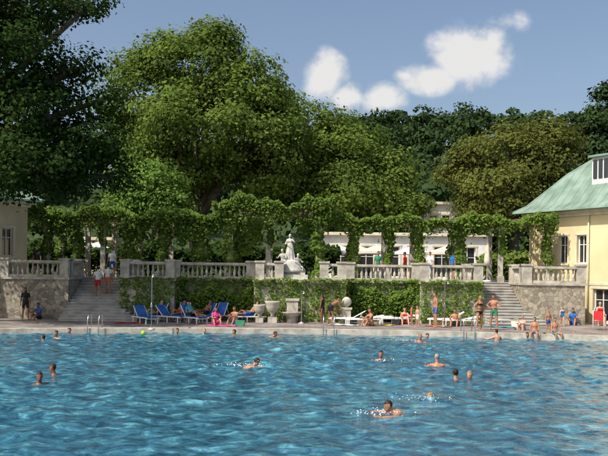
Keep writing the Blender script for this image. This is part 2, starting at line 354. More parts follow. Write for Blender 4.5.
    if anchor=='feet': off=np.array([loc[0],loc[1],loc[2]-AV[:,2].min()])
    elif anchor=='head': off=np.array([loc[0]-hz.x,loc[1]-hz.y,loc[2]-hz.z])
    else: off=np.array([loc[0],loc[1],loc[2]+.11*scale])
    AV=AV+off-np.array(loc)
    m3=bpy.data.meshes.new(name); m3.from_pydata([tuple(v) for v in AV],[],FF+[tuple(i+n for i in q) for q in PF])
    for k in (skin,top,bottom,hair if hair!='bald' else skin,'eye','lip'): m3.materials.append(M[k])
    m3.polygons.foreach_set('material_index',list(mi)+PM); m3.polygons.foreach_set('use_smooth',[True]*(len(FF)+len(PF))); m3.update()
    bpy.data.meshes.remove(m2)
    o=bpy.data.objects.new(name,m3); COL.objects.link(o); o.location=loc; o.parent=parent
    return o
DZ=.2; TZ=2.45
SW=[(390,413,110,'breast',.15,'skinB','hairD','brief','blue',False),(471,380,150,'tread',.15,'skinA','hairB','bikini','black',True),(457,379,-20,'tread',.17,'skinB','hairD','brief','blue',False),
    (438,367,-10,'tread',.30,'skinB','hairG','trunks','blue',False),(382,361,170,'tread',.24,'skinB','hairD','brief','blue',False),
    (258,366,-80,'breast',.14,'skinB','hairD','brief','blue',False),(41,383,200,'tread',.17,'skinC','hairD','brief','blue',False),(54,375,100,'tread',.2,'skinC','hairD','brief','red',False),
    (44,341,60,'tread',.15,'skinB','hairD','brief','blue',False),(57,339,150,'tread',.24,'skinB','hairD','brief','blue',False),
    (276,337,-90,'breast',.14,'skinB','hairD','brief','blue',False),(421,342,190,'tread',.24,'skinB','hairB','swimsuit','red',True),(428,339,120,'tread',.14,'skinA','hairD','brief','blue',False),
    (190,333,100,'tread',.14,'skinB','hairD','brief','blue',False),(205,334,220,'tread',.16,'skinA','hairB','swimsuit','pink',True),(178,334,200,'tread',.16,'skinB','hairD','brief','blue',False),
    (497,341,30,'tread',.42,'skinA','hairD','brief','blue',False),(528,339,170,'tread',.2,'skinB','hairD','brief','blue',False),(575,337,150,'tread',.16,'skinA','hairB','brief','blue',False),
    (432,398,95,'breast',.02,'skinA','hairB','brief','blue',False),(545,339,90,'tread',.18,'skinA','hairD','brief','blue',False),(516,334,200,'tread',.16,'skinB','hairD','brief','blue',False),(235,335,100,'tread',.14,'skinB','hairD','brief','blue',False),
    (70,334,140,'tread',.16,'skinA','hairD','brief','blue',False),(536,336,200,'tread',.24,'skinA','hairD','brief','blue',False)]
for px,py,hd,po,hz,sk,hr_,of,cl,fem in SW:
    Y=yy(px,py,0.)
    human('swimmer',(xx(px,Y),Y,hz),math.radians(hd),po,sk,cl,cl,hr_,of,1.,'head',long=False,female=fem,vox=.016 if Y<28 else .02)
ST=[('standing_man',436,328,100,'stand','skinB','blue','blue','hairD','trunks',1.02,False),
    ('standing_woman',480,330,-150,'onehip','skinB','black','black','hairB','bikini',.95,True),
    ('standing_man',494.5,330,150,'hips','skinB','green','green','hairD','trunks',.99,False),
    ('standing_man',331,324,-60,'bend','skinC','black','black','hairD','trunks',1.0,False),
    ('standing_woman',323,323,60,'stand','skinC','black','black','hairD','swimsuit',.88,True),
    ('standing_boy',412,326,-100,'stand','skinB','red','red','hairD','trunks',.62,False),
    ('standing_boy',418,327,120,'stand','skinA','red','white','hairB','trunks',.6,False),
    ('standing_girl',563,326,160,'walk','skinA','blue','blue','hairD','swimsuit',.6,True),
    ('standing_boy',549,333,200,'stand','skinB','blue','blue','hairB','trunks',.62,False)]
for nm,px,py,hd,po,sk,tp_,bt,hr_,of,sc,fem in ST:
    Y=yy(px,py,DZ); human(nm,(xx(px,Y),Y,DZ),math.radians(hd),po,sk,tp_,bt,hr_,of,sc,'feet',long=fem,female=fem)
def far(x): return 37.3-.012*x*x
for px,hd,sk,hr_,of,cl,fem in ((537,160,'skinB','hairD','brief','blue',False),(556,190,'skinB','hairD','trunks','teal',False)):
    X=xx(px,35.9); Y=far(X)+.16
    human('sitting_bather',(X,Y,DZ+.04),math.radians(hd),'sit',sk,cl,cl,hr_,of,.82,'seat',female=fem,long=fem)

# ---------------------------------------------------------------- furniture
def lounger(x,y,rz,fab='blue',back=45,z=DZ,name='sun_lounger',frame='white'):
    b=MB()
    for s_ in (-1,1):
        b.cbox((s_*.31,.1,.3),(.04,1.9,.05),0)
        for yl in (-.7,.15,.9): b.cbox((s_*.31,yl,.14),(.04,.045,.27),0)
    for yl in (-.72,.92): b.cbox((0,yl,.26),(.6,.035,.035),0)
    nsl=10
    for i in range(nsl): b.cbox((0,-.15+i*.118,.335+.008*math.sin(i)),(.58,.105,.03),1)
    a=math.radians(back); R=Matrix.Rotation(-a,3,'X')
    for s_ in (-1,1): b.cbox((s_*.29,-.22-.36*math.cos(a),.34+.36*math.sin(a)),(.035,.75,.035),0,R)
    for i in range(6):
        d=.07+i*.12; b.cbox((0,-.22-d*math.cos(a),.36+d*math.sin(a)),(.55,.11,.03),1,R)
    b.tube([(-.29,-.22-.5*math.cos(a),.34+.5*math.sin(a)),(-.29,-.62,.3)],.012,6,0); b.tube([(.29,-.22-.5*math.cos(a),.34+.5*math.sin(a)),(.29,-.62,.3)],.012,6,0)
    return b.build(name,[frame,fab],loc=(x,y,z),rz=rz)
LG=[(145,323,215,'blue',45),(157,321,150,'blue',55),(170,322,235,'blue',45),(181,321,160,'blue',60),(193,323,220,'blue',50),(205,321,140,'blue',55),(218,321,150,'blue',60),(250,322,100,'blue',55),
    (366,325,95,'whitef',12),(350,324,80,'whitef',30),(398,324,100,'whitef',10),(448,325,80,'whitef',30),(462,326,95,'whitef',12),(388,322,170,'whitef',40),(510,325,120,'whitef',20),(424,322,180,'blue',50)]
for px,py,hd,fb,bk in LG:
    Y=yy(px,py,DZ); lounger(xx(px,Y),Y,math.radians(hd),fb,bk)
def lounging(px,py,hd,**k):
    Y=yy(px,py,DZ); human('lounging_bather',(xx(px,Y),Y,DZ+.36),math.radians(hd),'recline',anchor='seat',**k)
lounging(250,322,100,skin='skinB',top='blue',bottom='blue',outfit='trunks')
lounging(157,321,150,skin='skinA',top='black',bottom='black',outfit='swimsuit',female=True,long=True,hair='hairB')
lounging(181,321,160,skin='skinB',top='red',bottom='red',outfit='trunks')
lounging(193,323,220,skin='skinB',top='teal',bottom='black',outfit='shirt')
lounging(205,321,140,skin='skinC',top='black',bottom='black',outfit='trunks')
for px,py,hd,k in ((216,325,200,dict(skin='skinB',top='pink',bottom='pink',outfit='shirt',female=True,long=True)),(405,324,180,dict(skin='skinA',top='red',bottom='red',outfit='swimsuit',female=True)),
     (456,326,160,dict(skin='skinB',top='teal',bottom='teal',outfit='trunks')),(574,325,150,dict(skin='skinB',top='blue',bottom='blue',outfit='shirt')),(524,330,140,dict(skin='skinA',top='white',bottom='white',outfit='bikini',female=True,hair='hairB',scale=.8)),
     (236,324,150,dict(skin='skinB',top='blue',bottom='blue',outfit='trunks')),(372,326,120,dict(skin='skinB',top='black',bottom='black',outfit='bikini',female=True,long=True))):
    Y=yy(px,py,DZ); human('sitting_bather',(xx(px,Y),Y,DZ),math.radians(hd),'sitground',anchor='seat',**k)
def chair(x,y,rz,c='red'):
    b=MB(); 
    for sx_ in(-1,1):
        b.tube([(sx_*.25,-.25,0),(sx_*.25,-.22,.42),(sx_*.25,-.33,.95)],.015,6,0); b.tube([(sx_*.25,.25,0),(sx_*.25,.22,.62),(sx_*.25,-.25,.64)],.015,6,0)
    b.cbox((0,0,.42),(.5,.48,.03),1); b.cbox((0,-.29,.7),(.5,.03,.45),1,Matrix.Rotation(math.radians(12),3,'X'))
    b.build('garden_chair',['white',c],loc=(x,y,DZ),rz=rz)
Y=yy(600,330,DZ); chair(xx(599,Y),Y,math.radians(160))
Y=yy(588,326,DZ); human('sitting_woman',(xx(603,Y),Y+.35,DZ+.42),math.radians(170),'sit','skinA','red','red','hairG','swimsuit',.95,'seat',female=True)
chair(xx(603,Y),Y+.33,math.radians(170),'blue')
for px,py,c in ((222,326,'pink'),(380,325,'yellow'),(440,326,'orange'),(345,325,'whitef'),(500,327,'teal'),(130,323,'red')):
    Y=yy(px,py,DZ); b=MB()
    g=[(i/7*1.5-.75,j/4*.8-.4,.012+.03*max(0,math.sin(i*2.1+j*1.7+px))) for i in range(8) for j in range(5)]
    b.add(g,[(i*5+j,(i+1)*5+j,(i+1)*5+j+1,i*5+j+1) for i in range(7) for j in range(4)],0,True)
    b.build('beach_towel',[c],loc=(xx(px,Y),Y,DZ+.004),rz=random.uniform(-.5,.5))
    b=MB(); b.box(-.2,.2,-.1,.1,0,.04); b.add([(-.2,-.1,.04),(.2,-.1,.04),(.2,.1,.04),(-.2,.1,.04),(-.24,-.06,.3),(.24,-.05,.27),(.24,.05,.27),(-.24,.06,.3)],[(0,1,5,4),(1,2,6,5),(2,3,7,6),(3,0,4,7),(4,5,6,7)])
    b.tube([(-.14,0,.28),(-.09,0,.43),(.09,0,.43),(.14,0,.27)],.012,5)
    b.build('beach_bag',[random.choice(['green','beige','black'])],loc=(xx(px,Y)+.9,Y+.2,DZ),rz=random.uniform(-.6,.6))
b=MB(); 
pr=[(max(.005,.11*math.sin(a)),.11-.11*math.cos(a)) for a in np.linspace(0.05,math.pi-.05,10)]
Y=yy(144,335,0); b.lathe(pr,n=16); b.build('beach_ball',['lime'],loc=(xx(144,Y),Y,-.02))
def shower(px,py,h,name='outdoor_shower'):
    Y=yy(px,py,DZ); b=MB()
    b.lathe([(.16,0),(.16,.05),(.06,.09),(.045,.12)],n=12,mi=1)
    b.tube([(0,0,.1),(0,0,h-.15),(.03,-.05,h-.03),(.08,-.18,h),(.12,-.32,h-.04)],.028,8,0)
    b.lathe([(.02,.06),(.09,.0),(.09,-.02)],c=(.12,-.32,h-.1),n=10); b.cbox((0,-.04,1.1),(.08,.06,.14),0)
    b.build(name,['metal','stone'],loc=(xx(px,Y),Y,DZ))
shower(152,330,2.5); shower(445,327,2.3); shower(302,324,1.7)
def ladder(px):
    X=xx(px,36.5); Y=far(X); b=MB()
    for s_ in (-.25,.25): b.tube([(s_,.55,0),(s_,.55,.45),(s_,.45,.62),(s_,.25,.68),(s_,.02,.6),(s_,-.12,.35),(s_,-.14,-.9)],.02,8)
    for z in (-.3,-.6,-.8): b.cbox((0,-.14,z),(.5,.08,.03))
    b.build('pool_ladder',['metal'],loc=(X,Y,DZ+.04))
for px in (96,330,470): ladder(px)

# ---------------------------------------------------------------- ground, deck, pool
def strip_mesh(name,xs,ys,zf,matn):
    X,Yg=np.meshgrid(xs,ys,indexing='ij'); Z=zf(X,Yg); V=np.stack([X,Yg,Z],-1).reshape(-1,3)
    ny=len(ys); i=np.arange(len(xs)-1)[:,None]*ny+np.arange(ny-1)[None,:]
    Fq=np.stack([i,i+ny,i+ny+1,i+1],-1).reshape(-1,4)
    me=bpy.data.meshes.new(name); me.vertices.add(len(V)); me.vertices.foreach_set('co',V.astype(np.float32).ravel())
    me.loops.add(Fq.size); me.loops.foreach_set('vertex_index',Fq.astype(np.int32).ravel()); me.polygons.add(len(Fq))
    me.polygons.foreach_set('loop_start',np.arange(0,Fq.size,4,dtype=np.int32)); me.polygons.foreach_set('use_smooth',np.ones(len(Fq),bool))
    me.materials.append(M[matn]); me.update(calc_edges=True); o=bpy.data.objects.new(name,me); COL.objects.link(o); return o
def ss(a,b,x): t=np.clip((x-a)/(b-a),0,1); return t*t*(3-2*t)
def H(x,y):
    z=np.where(y<52,.12,2.38)
    z=np.where((np.abs(x)<25.5)&(y>2.5)&(y<39),-2.5,z)
    hill=ss(85,215,y)*(30+3*np.sin(x*.013+.6)+1.5*np.sin(x*.05))*(.75+.25*ss(-60,40,x))
    return z+hill
xs=np.unique(np.r_[-1500,-900,-500,-300,np.arange(-200,260,12),-26,-25.5,-25.4,25.4,25.5,26,320,500,900,1500])
ys=np.unique(np.r_[-300,-100,-30,2.4,2.5,20,38.9,39,51.9,52,60,np.arange(70,260,8),300,450,800,1600])
strip_mesh('ground',xs,ys,H,'grass')
b=MB()
cx=list(np.linspace(-24,24,49))
for a,c in zip(cx[:-1],cx[1:]):
    b.add([(a,far(a)+.4,DZ),(c,far(c)+.4,DZ),(c,52,DZ),(a,52,DZ)],[(0,1,2,3)])
b.add([(-45,-25,DZ),(45,-25,DZ),(45,3.6,DZ),(-45,3.6,DZ)],[(0,1,2,3)])
for s_ in (-1,1):
    q=[(s_*24.4,3.6,DZ),(s_*45,3.6,DZ),(s_*45,52,DZ),(s_*24.4,52,DZ)]
    if s_<0: q=q[::-1]
    b.add(q,[(0,1,2,3)])
    a=s_*24.0; c=s_*24.4; q=[(a,far(24)+.4,DZ),(c,far(24)+.4,DZ),(c,52,DZ),(a,52,DZ)]
    if s_<0: q=q[::-1]
    b.add(q,[(0,1,2,3)])
b.build('pool_deck',['deck'])
b=MB()
def cop(x0,y0,x1,y1,nx,ny,w=.45):
    z=DZ+.04
    b.add([(x0,y0,-.5),(x1,y1,-.5),(x1,y1,z),(x0,y0,z),(x1+nx*w,y1+ny*w,z),(x0+nx*w,y0+ny*w,z),(x1+nx*w,y1+ny*w,.1),(x0+nx*w,y0+ny*w,.1)],[(0,1,2,3),(3,2,4,5),(5,4,6,7)])
for a,c in zip(cx[:-1],cx[1:]): cop(a,far(a),c,far(c),0,1)
cop(-24,4,24,4,0,-1); cop(-24,3.55,-24,far(24)+.4,-1,0); cop(24,3.55,24,far(24)+.4,1,0)
b.build('pool_coping',['stone'])
b=MB(); pts=[(-24.02,3.98),(24.02,3.98)]+[(x,far(x)+.02) for x in reversed(cx)]
n_=len(pts); b.add([(x,y,-1.9) for x,y in pts]+[(x,y,-.2) for x,y in pts],[tuple(range(n_))]+[(i,(i+1)%n_,n_+(i+1)%n_,n_+i) for i in range(n_)])
b.build('pool_basin',['tile'])
waves=[]
for i in range(72):
    L=float(np.exp(RNG.uniform(math.log(.27),math.log(2.2)))); th=RNG.normal(0,.9)+(math.pi/2 if i%2 else 0.3)
    waves.append((2*math.pi/L*math.cos(th),2*math.pi/L*math.sin(th),RNG.uniform(0,6.28),.0044*L**.75))
def wz(X,Yg):
    z=np.zeros_like(X); X2=X+.15*np.sin(Yg*1.7+X*.6); Y2=Yg+.15*np.sin(X*1.3)
    for kx,ky,ph,A in waves: z+=A*np.sin(kx*X2+ky*Y2+ph)
    env=.75+.35*np.sin(X*.21+1)*np.sin(Yg*.27+.5)
    return (z+1.2*np.maximum(z,0)**1.5)*env
wx=np.arange(-24,24.01,.065); wt=np.linspace(0,1,500)
Xg,Tg=np.meshgrid(wx,wt,indexing='ij'); Yg=4+Tg*(far(Xg)-4); Zg=wz(Xg,Yg)
o=strip_mesh('pool_water',wx,wt,lambda a,c:a*0,'water')
o.data.vertices.foreach_set('co',np.stack([Xg,Yg,Zg],-1).astype(np.float32).ravel()); o.data.update()
def splash(px,py,r,n,nm='water_splash'):
    Y=yy(px,py,0); c=np.array([xx(px,Y),Y,0.03]); k=RNG.normal(size=(n,3))*np.array([r,r*.5,.035]); k[:,2]=np.abs(k[:,2])
    C=c+k; N=RNG.normal(size=(n,3)); quads(nm,leafquads(C,N,.03),M['foam'])
for a in ((245,367,.35,160),(376,415,.3,110),(420,400,.45,90),(405,341,.5,90),(385,362,.25,40)): splash(*a)

# ---------------------------------------------------------------- terrace
def balustrade(name,p0,p1,z=TZ,h=.92,piers=True):
    p0=Vector((*p0,0));p1=Vector((*p1,0)); L=(p1-p0).length; rz=math.atan2(p1.y-p0.y,p1.x-p0.x)
    b=MB(); 
    b.box(.001,L-.001,-.16,.16,0,.14,0); b.box(-.02,L+.02,-.19,.19,h-.13,h,0); b.box(.001,L-.001,-.14,.14,h-.17,h-.13,0)
    prof=[(.05,.14),(.06,.17),(.045,.2),(.08,.3),(.085,.38),(.06,.5),(.04,.6),(.04,.66),(.06,.7),(.06,h-.17)]
    n=max(2,int(L/.25)); 
    for i in range(n): b.lathe(prof,c=((i+.5)*L/n,0,0),n=8)
    if piers:
        for x in (0,L): b.box(x-.24,x+.24,-.24,.24,0,h+.02,0); b.box(x-.29,x+.29,-.29,.29,h+.02,h+.12,0)
    b.build(name,['stone'],loc=(p0.x,p0.y,z),rz=rz)
tw=MB()
tw.prism([(-9.96,46.6),(-9.96,43.3),(-7,43.3),(-7,45),(-2.7,45),(-2.7,43.4),(2.3,43.4),(2.3,45),(6.3,45),(6.3,43.3),(9.7,43.3),(9.7,46.6)],0.1,TZ-.12)
tw.prism([(-10.04,46.6),(-10.04,43.2),(-6.92,43.2),(-6.92,44.9),(-2.78,44.9),(-2.78,43.3),(2.38,43.3),(2.38,44.9),(6.22,44.9),(6.22,43.2),(9.78,43.2),(9.78,46.6)],TZ-.12,TZ)
tw.build('terrace_retaining_wall',['stone'])
b=MB(); b.prism([(-24,46.601),(15.6,46.601),(15.6,60),(-24,60)],.1,TZ-.003); b.prism([(15.6,50),(30,58),(30,60),(15.6,60)],.1,TZ-.003); b.build('upper_terrace',['deck'])
b=MB(); b.prism([(11.9,43.5),(15.3,43.5),(15.3,46.6),(11.9,46.6)],.1,TZ-.12); b.prism([(11.84,43.42),(15.38,43.42),(15.38,46.6),(11.84,46.6)],TZ-.12,TZ,1); b.build('stone_wall',['rubble','stone'])
b=MB(); b.prism([(-16.6,43.5),(-12.8,43.5),(-12.8,46.6),(-16.6,46.6)],.1,TZ-.12); b.prism([(-16.68,43.42),(-12.74,43.42),(-12.74,46.6),(-16.68,46.6)],TZ-.12,TZ,1); b.build('stone_wall',['rubble','stone'])
def stairs(xl,xr,fl,fr):
    b=MB(); n=15; rise=(TZ-DZ)/n; y0=41.7; tr=(46.58-y0)/n
    for i in range(n):
        y=y0+i*tr; q=max(0,(43.2-y)/1.5); z0=DZ+i*rise-(0.05 if i==0 else 0); z1=DZ+(i+1)*rise
        a=xl-fl*q; c=xr+fr*q
        b.box(a,c,y+.045,46.59,z0,z1-.05,0); b.box(a-(.015 if q>0 else 0),c+(.015 if q>0 else 0),y,46.595-.001*i,z1-.05,z1,0)
    b.build('stone_staircase',['step'])
stairs(-12.78,-9.98,.0,1.3); stairs(9.72,11.88,.0,1.1)
B=balustrade
B('stone_balustrade',(-9.7,43.5),(-7.25,43.5)); B('stone_balustrade',(-7.2,45.15),(-3.0,45.15)); 
B('stone_balustrade',(-2.4,43.65),(-1.35,43.65)); B('stone_balustrade',(1.1,43.65),(2.05,43.65)); 
B('stone_balustrade',(2.6,45.15),(6.3,45.15)); B('stone_balustrade',(6.55,43.5),(9.45,43.5)); B('stone_balustrade',(12.15,43.7),(15.1,43.7)); B('stone_balustrade',(-16.3,43.7),(-13.05,43.7))
B('stone_balustrade',(-9.72,46.3),(-9.72,43.8)); B('stone_balustrade',(12.15,44.1),(12.15,46.3)); B('stone_balustrade',(-13.05,46.3),(-13.05,44.1)); B('stone_balustrade',(9.45,43.9),(9.45,46.3))
def finial(x,y,h=.95,r=.3,name='stone_ball_pedestal'):
    b=MB(); b.box(-.28,.28,-.28,.28,0,.12); b.box(-.22,.22,-.22,.22,.12,h-.1); b.box(-.28,.28,-.28,.28,h-.1,h)
    pr=[(.12,h),(.1,h+.06)]+[(max(.01,r*math.sin(a)),h+.04+r-r*math.cos(a)) for a in np.linspace(.35,3.1,9)]
    b.lathe(pr,n=16); b.build(name,['stone'],loc=(x,y,DZ))
finial(xx(347,42.4),42.4,.85,.26)
def urn(x,y,s=1,z=DZ):
    b=MB(); b.box(-.2*s,.2*s,-.2*s,.2*s,0,.25*s); b.lathe([(.1*s,.25*s),(.07*s,.35*s),(.2*s,.5*s),(.3*s,.7*s),(.3*s,.85*s),(.34*s,.92*s),(.3*s,.95*s),(.24*s,.9*s)],n=14); b.build('stone_urn',['stone'],loc=(x,y,z))
urn(xx(260,42.4),42.4,1.0); urn(xx(273,42.3),42.3,1.2)
b=MB(); b.box(-.3,.3,-.3,0,0,1.15,1); b.box(-.36,.36,-.36,0,1.15,1.27); b.lathe([(.3,0),(.2,.3),(.5,.5),(.58,.57),(.5,.57),(.1,.46)],c=(0,-.55,0),n=16); b.tube([(0,-.28,.95),(0,-.42,.96),(0,-.46,.9)],.02,6)
b.build('wall_fountain',['stone','stone'],loc=(xx(293,43.4),43.0,DZ))
st=empty('stone_statue'); st.location=(xx(290,45),44.6,TZ)
b=MB(); b.box(-1.0,1.0,-.8,.8,0,.3); b.box(-.85,.85,-.65,.65,.3,.42)
b.lathe([(.95,.42),(.8,.6),(.62,.85),(.5,1.05),(.42,1.12)],n=11,jit=.12); b.build('pedestal',['stone_white'],st)
human('main_figure',(0,0,.95),math.radians(175),'statue','stone_white',outfit='stone',scale=.92,parent=st,robe=True,female=True,long=True)
human('left_figure',(-.38,-.15,.9),math.radians(150),'sitstat','stone_white',outfit='stone',scale=.9,parent=st,anchor='seat',robe=False)
human('right_figure',(.4,-.15,.7),math.radians(210),'sitstat','stone_white',outfit='stone',scale=.85,parent=st,anchor='seat')
for px,py,hd,sc,bt in ((98,296,10,.98,'red'),(108,295,-15,.95,'orange')):
    best=None
    for i in range(15):
        yv=41.7+(i+.5)*(4.88/15); zv=DZ+(i+1)*(TZ-DZ)/15; e=abs((272-(py-.0122*(px-304)))+(CH-zv)*F/yv)
        if best is None or e<best[0]: best=(e,yv,zv)
    _,yv,zv=best
    human('person_on_stairs',(xx(px,yv),yv,zv-.01),math.radians(hd),'walk' if px<100 else 'stand','skinB','whitef',bt,'hairD','shirt',sc,'feet',vox=.02)
for px,hd,c1,c2,Y in ((37,170,'black','black',45.5),(430,150,'whitef','blue',46),(452,-60,'blue','black',46),(405,60,'red','black',47),(112,190,'whitef','blue',47),(378,180,'green','black',46.3)):
    human('person_on_terrace',(xx(px,Y),Y,TZ),math.radians(hd),'stand','skinB',c1,c2,'hairD','shirt',.97,'feet')
human('person_standing',(xx(26,42.5),42.5,DZ),math.radians(190),'stand','skinC','black','black','hairD','shirt',.97,'feet')
human('person_sitting',(xx(40,42.8),42.8,DZ),math.radians(150),'sitground','skinC','blue','black','hairD','shirt',.97,'seat')

# ---------------------------------------------------------------- pergola
perg=empty('pergola')
pxs=[47,75,103,130,163,200,232,268,318,354,388,418,460,500,548]
b=MB(); fx=[xx(p,47.4) for p in pxs]
ZB=5.75; ZC=.6
for i,x in enumerate(fx):
    cen=232<=pxs[i]<=318
    top=ZB+(ZC if cen else 0)
    for y in (47.4,50.2):
        b.box(x-.2,x+.2,y-.2,y+.2,TZ-.01,TZ+.35,0); b.box(x-.14,x+.14,y-.14,y+.14,TZ+.35,top-.15,0); b.box(x-.2,x+.2,y-.2,y+.2,top-.15,top,0)
xc0=xx(232,47.4);xc1=xx(318,47.4)
for y in (47.4,50.2):
    b.box(fx[0]-.5,xc0-.151,y-.09,y+.09,ZB,ZB+.24,1); b.box(xc1+.151,fx[-1]+.3,y-.09,y+.09,ZB,ZB+.24,1); b.box(xc0-.5,xc1+.5,y-.11,y+.11,ZB+ZC,ZB+ZC+.25,1)
x=fx[0]-.3
while x<fx[-1]+.3:
    cen=xc0-.2<x<xc1+.2; z=ZB+(ZC+.25 if cen else .24); b.box(x-.05,x+.05,46.6 if not cen else 45.9,51,z,z+.16,1); x+=.62
for x in (xc0,xc1):
    b.box(x-.2,x+.2,46.0,46.4,TZ-.01,TZ+.35,0); b.box(x-.14,x+.14,46.06,46.34,TZ+.35,ZB+ZC,0)
b.box(xc0-.5,xc1+.5,46.1,46.3,ZB+ZC,ZB+ZC+.248,1)
b.build('posts_and_beams',['stone','wood'],perg)
C=[];N=[]
def noise1(x,s=1,o=0): return .5+.25*np.sin(x*1.3*s+o)+.15*np.sin(x*3.1*s+o*2+1)+.1*np.sin(x*7.3*s+o*3)
def vinetop(x0,x1,y0,y1,z,th,n,drop):
    x=RNG.uniform(x0,x1,n); y=RNG.uniform(y0,y1,n); front=RNG.random(n)<.5
    y=np.where(front,y0+RNG.normal(0,.2,n),y)
    t=noise1(x,1.1,z)*(.6+.8*noise1(x,.35,z+2))
    gap=np.min(np.abs(x[:,None]-np.array(fx)[None,:]),axis=1); g=np.clip(1-gap/.9,0,1)
    zz_=z+th*t*RNG.random(n)**.7*1.2-np.where(RNG.random(n)<.5,RNG.exponential(drop,n)*(noise1(x,2.2,5)*.9+g*1.3),0)
    C.append(np.stack([x,y,zz_],1)); N.append(np.stack([RNG.normal(0,.6,n),-.7+RNG.normal(0,.6,n),.7+RNG.normal(0,.5,n)],1))
vinetop(fx[0]-.9,xc0,46.6,50.6,ZB+.15,.75,12500,.26); vinetop(xc1,fx[-1]+.3,46.6,50.6,ZB+.1,.65,12500,.22)
vinetop(xc0-1.0,xc1+.9,45.8,50.6,ZB+ZC+.15,.75,9500,.3)
def vinecol(x,y,z0,z1,r,n):
    z=RNG.uniform(z0,z1,n); a=RNG.uniform(0,6.28,n); rr=r*(.5+.9*noise1(z,2.5,x*7))*(.7+.3*RNG.random(n))
    C.append(np.stack([x+rr*np.cos(a)+.1*np.sin(z*2+x),y+rr*np.sin(a),z],1)); N.append(np.stack([np.cos(a),np.sin(a)-.2,.4+0*a],1)+RNG.normal(0,.35,(n,3)))
for i,x in enumerate(fx):
    r=[.28,.38,.18,.38,.4,.5,.42,.2,.38,.38,.3,.38,.42,.22,.3][i]; z0=TZ+[0,0,1.6,0,.4,.2,0,1.8,0,0,1.0,0,0,1.6,.6][i]
    vinecol(x,47.4,z0,ZB+.3,r,int(1500*r/.4))
    if i%3==0: vinecol(x,50.2,TZ+.6,ZB+.2,.3,600)
for px,w,ln in ((182,.25,1.7),(192,.3,1.4),(212,.25,1.0),(246,.4,2.2),(256,.3,1.6),(306,.2,1.0),(368,.25,.8),(145,.2,.8),(60,.25,1.2),(480,.25,.8),(339,.2,.7)):
    x=xx(px,47.2); n=700; z=ZB+.3-ln*RNG.random(n)**.8; k=1-(ZB+.3-z)/ln*.6
    C.append(np.stack([x+RNG.normal(0,w,n)*k,47.1+RNG.normal(0,.18,n),z],1)); N.append(np.stack([RNG.normal(0,.5,n),-1+RNG.normal(0,.4,n),.3+RNG.normal(0,.4,n)],1))
for x in (xc0,xc1): vinecol(x,46.2,TZ+.2,ZB+ZC,.36,1300)
quads('climbing_vine',leafquads(np.vstack(C),np.vstack(N),.165),M['leafV'],perg)
C=[];N=[]
def ivy(p0,p1,z0,z1,thick=.35,dens=210,top=True,holes=.1):
    p0=np.array(p0,float);p1=np.array(p1,float); d=p1-p0; L=np.linalg.norm(d); d/=L; nn=np.array([d[1],-d[0]])
    n=int(L*(z1-z0)*dens); s=RNG.random(n)*L; z=z0+(z1-z0)*RNG.random(n)
    th=thick*(.35+.75*noise1(s*1.3+z*.7,1,p0[0]))*(.6+.4*noise1(z*2,1,p0[0]+s.mean()))
    k=RNG.random(n); P=p0+d*s[:,None]+nn*(th*k)[:,None]
    keep=~((noise1(s,1.9,3)+.5*noise1(z*1.5+s*.3,1,1)<.26+holes*(1-(z-z0)/(z1-z0)))&(RNG.random(n)<.9))
    C.append(np.c_[P,z][keep]); N.append((np.c_[np.tile(nn,(n,1)),.5*np.ones(n)]+RNG.normal(0,.45,(n,3)))[keep])
    if top:
        n=int(L*120); s=RNG.random(n)*L; P=p0+d*s[:,None]+nn*RNG.uniform(-.05,thick,n)[:,None]
        C.append(np.c_[P,z1+RNG.random(n)*.22*noise1(s,2,4)]); N.append(np.c_[np.tile(nn*.4,(n,1)),np.ones(n)]+RNG.normal(0,.4,(n,3)))
W=[(-9.96,43.3),(-7,43.3),(-7,45),(-2.7,45),(-2.7,43.4),(2.3,43.4),(2.3,45),(6.3,45),(6.3,43.3),(9.7,43.3)]
for i,(p,q) in enumerate(zip(W[:-1],W[1:])): ivy(p,q,.5 if i<3 else .25,2.4,.5)
quads('ivy_hedge',leafquads(np.vstack(C),np.vstack(N),.13),M['leafI'])
def shrub_mass(name,x0,x1,y0,y1,z0,hgt,n,size,mt,lump=1.):
    x=RNG.uniform(x0,x1,n); y=RNG.uniform(y0,y1,n); top=hgt*(.55+.5*noise1(x*lump+y*.7,1,x0))
    z=z0+top*RNG.random(n)**.4
    quads(name,leafquads(np.stack([x,y,z],1),np.stack([RNG.normal(0,.6,n),-.5+RNG.normal(0,.6,n),.8+RNG.normal(0,.5,n)],1),size),M[mt])
shrub_mass('flower_bed_shrubs',-6.9,-2.9,43.9,45,DZ,2.0,7000,.14,'leafI',2.)
shrub_mass('flower_bed_shrubs',2.5,6.2,43.9,45,DZ,2.0,6500,.14,'leafI',2.)
shrub_mass('shrubbery',-24,2.4,53,56,TZ-.1,2.6,15000,.28,'leafD',.8)  # dark greenery, added to give the tree shade behind the pergola
shrub_mass('shrubbery',12,20,53,56,TZ-.1,2.2,5000,.28,'leafP',.8)

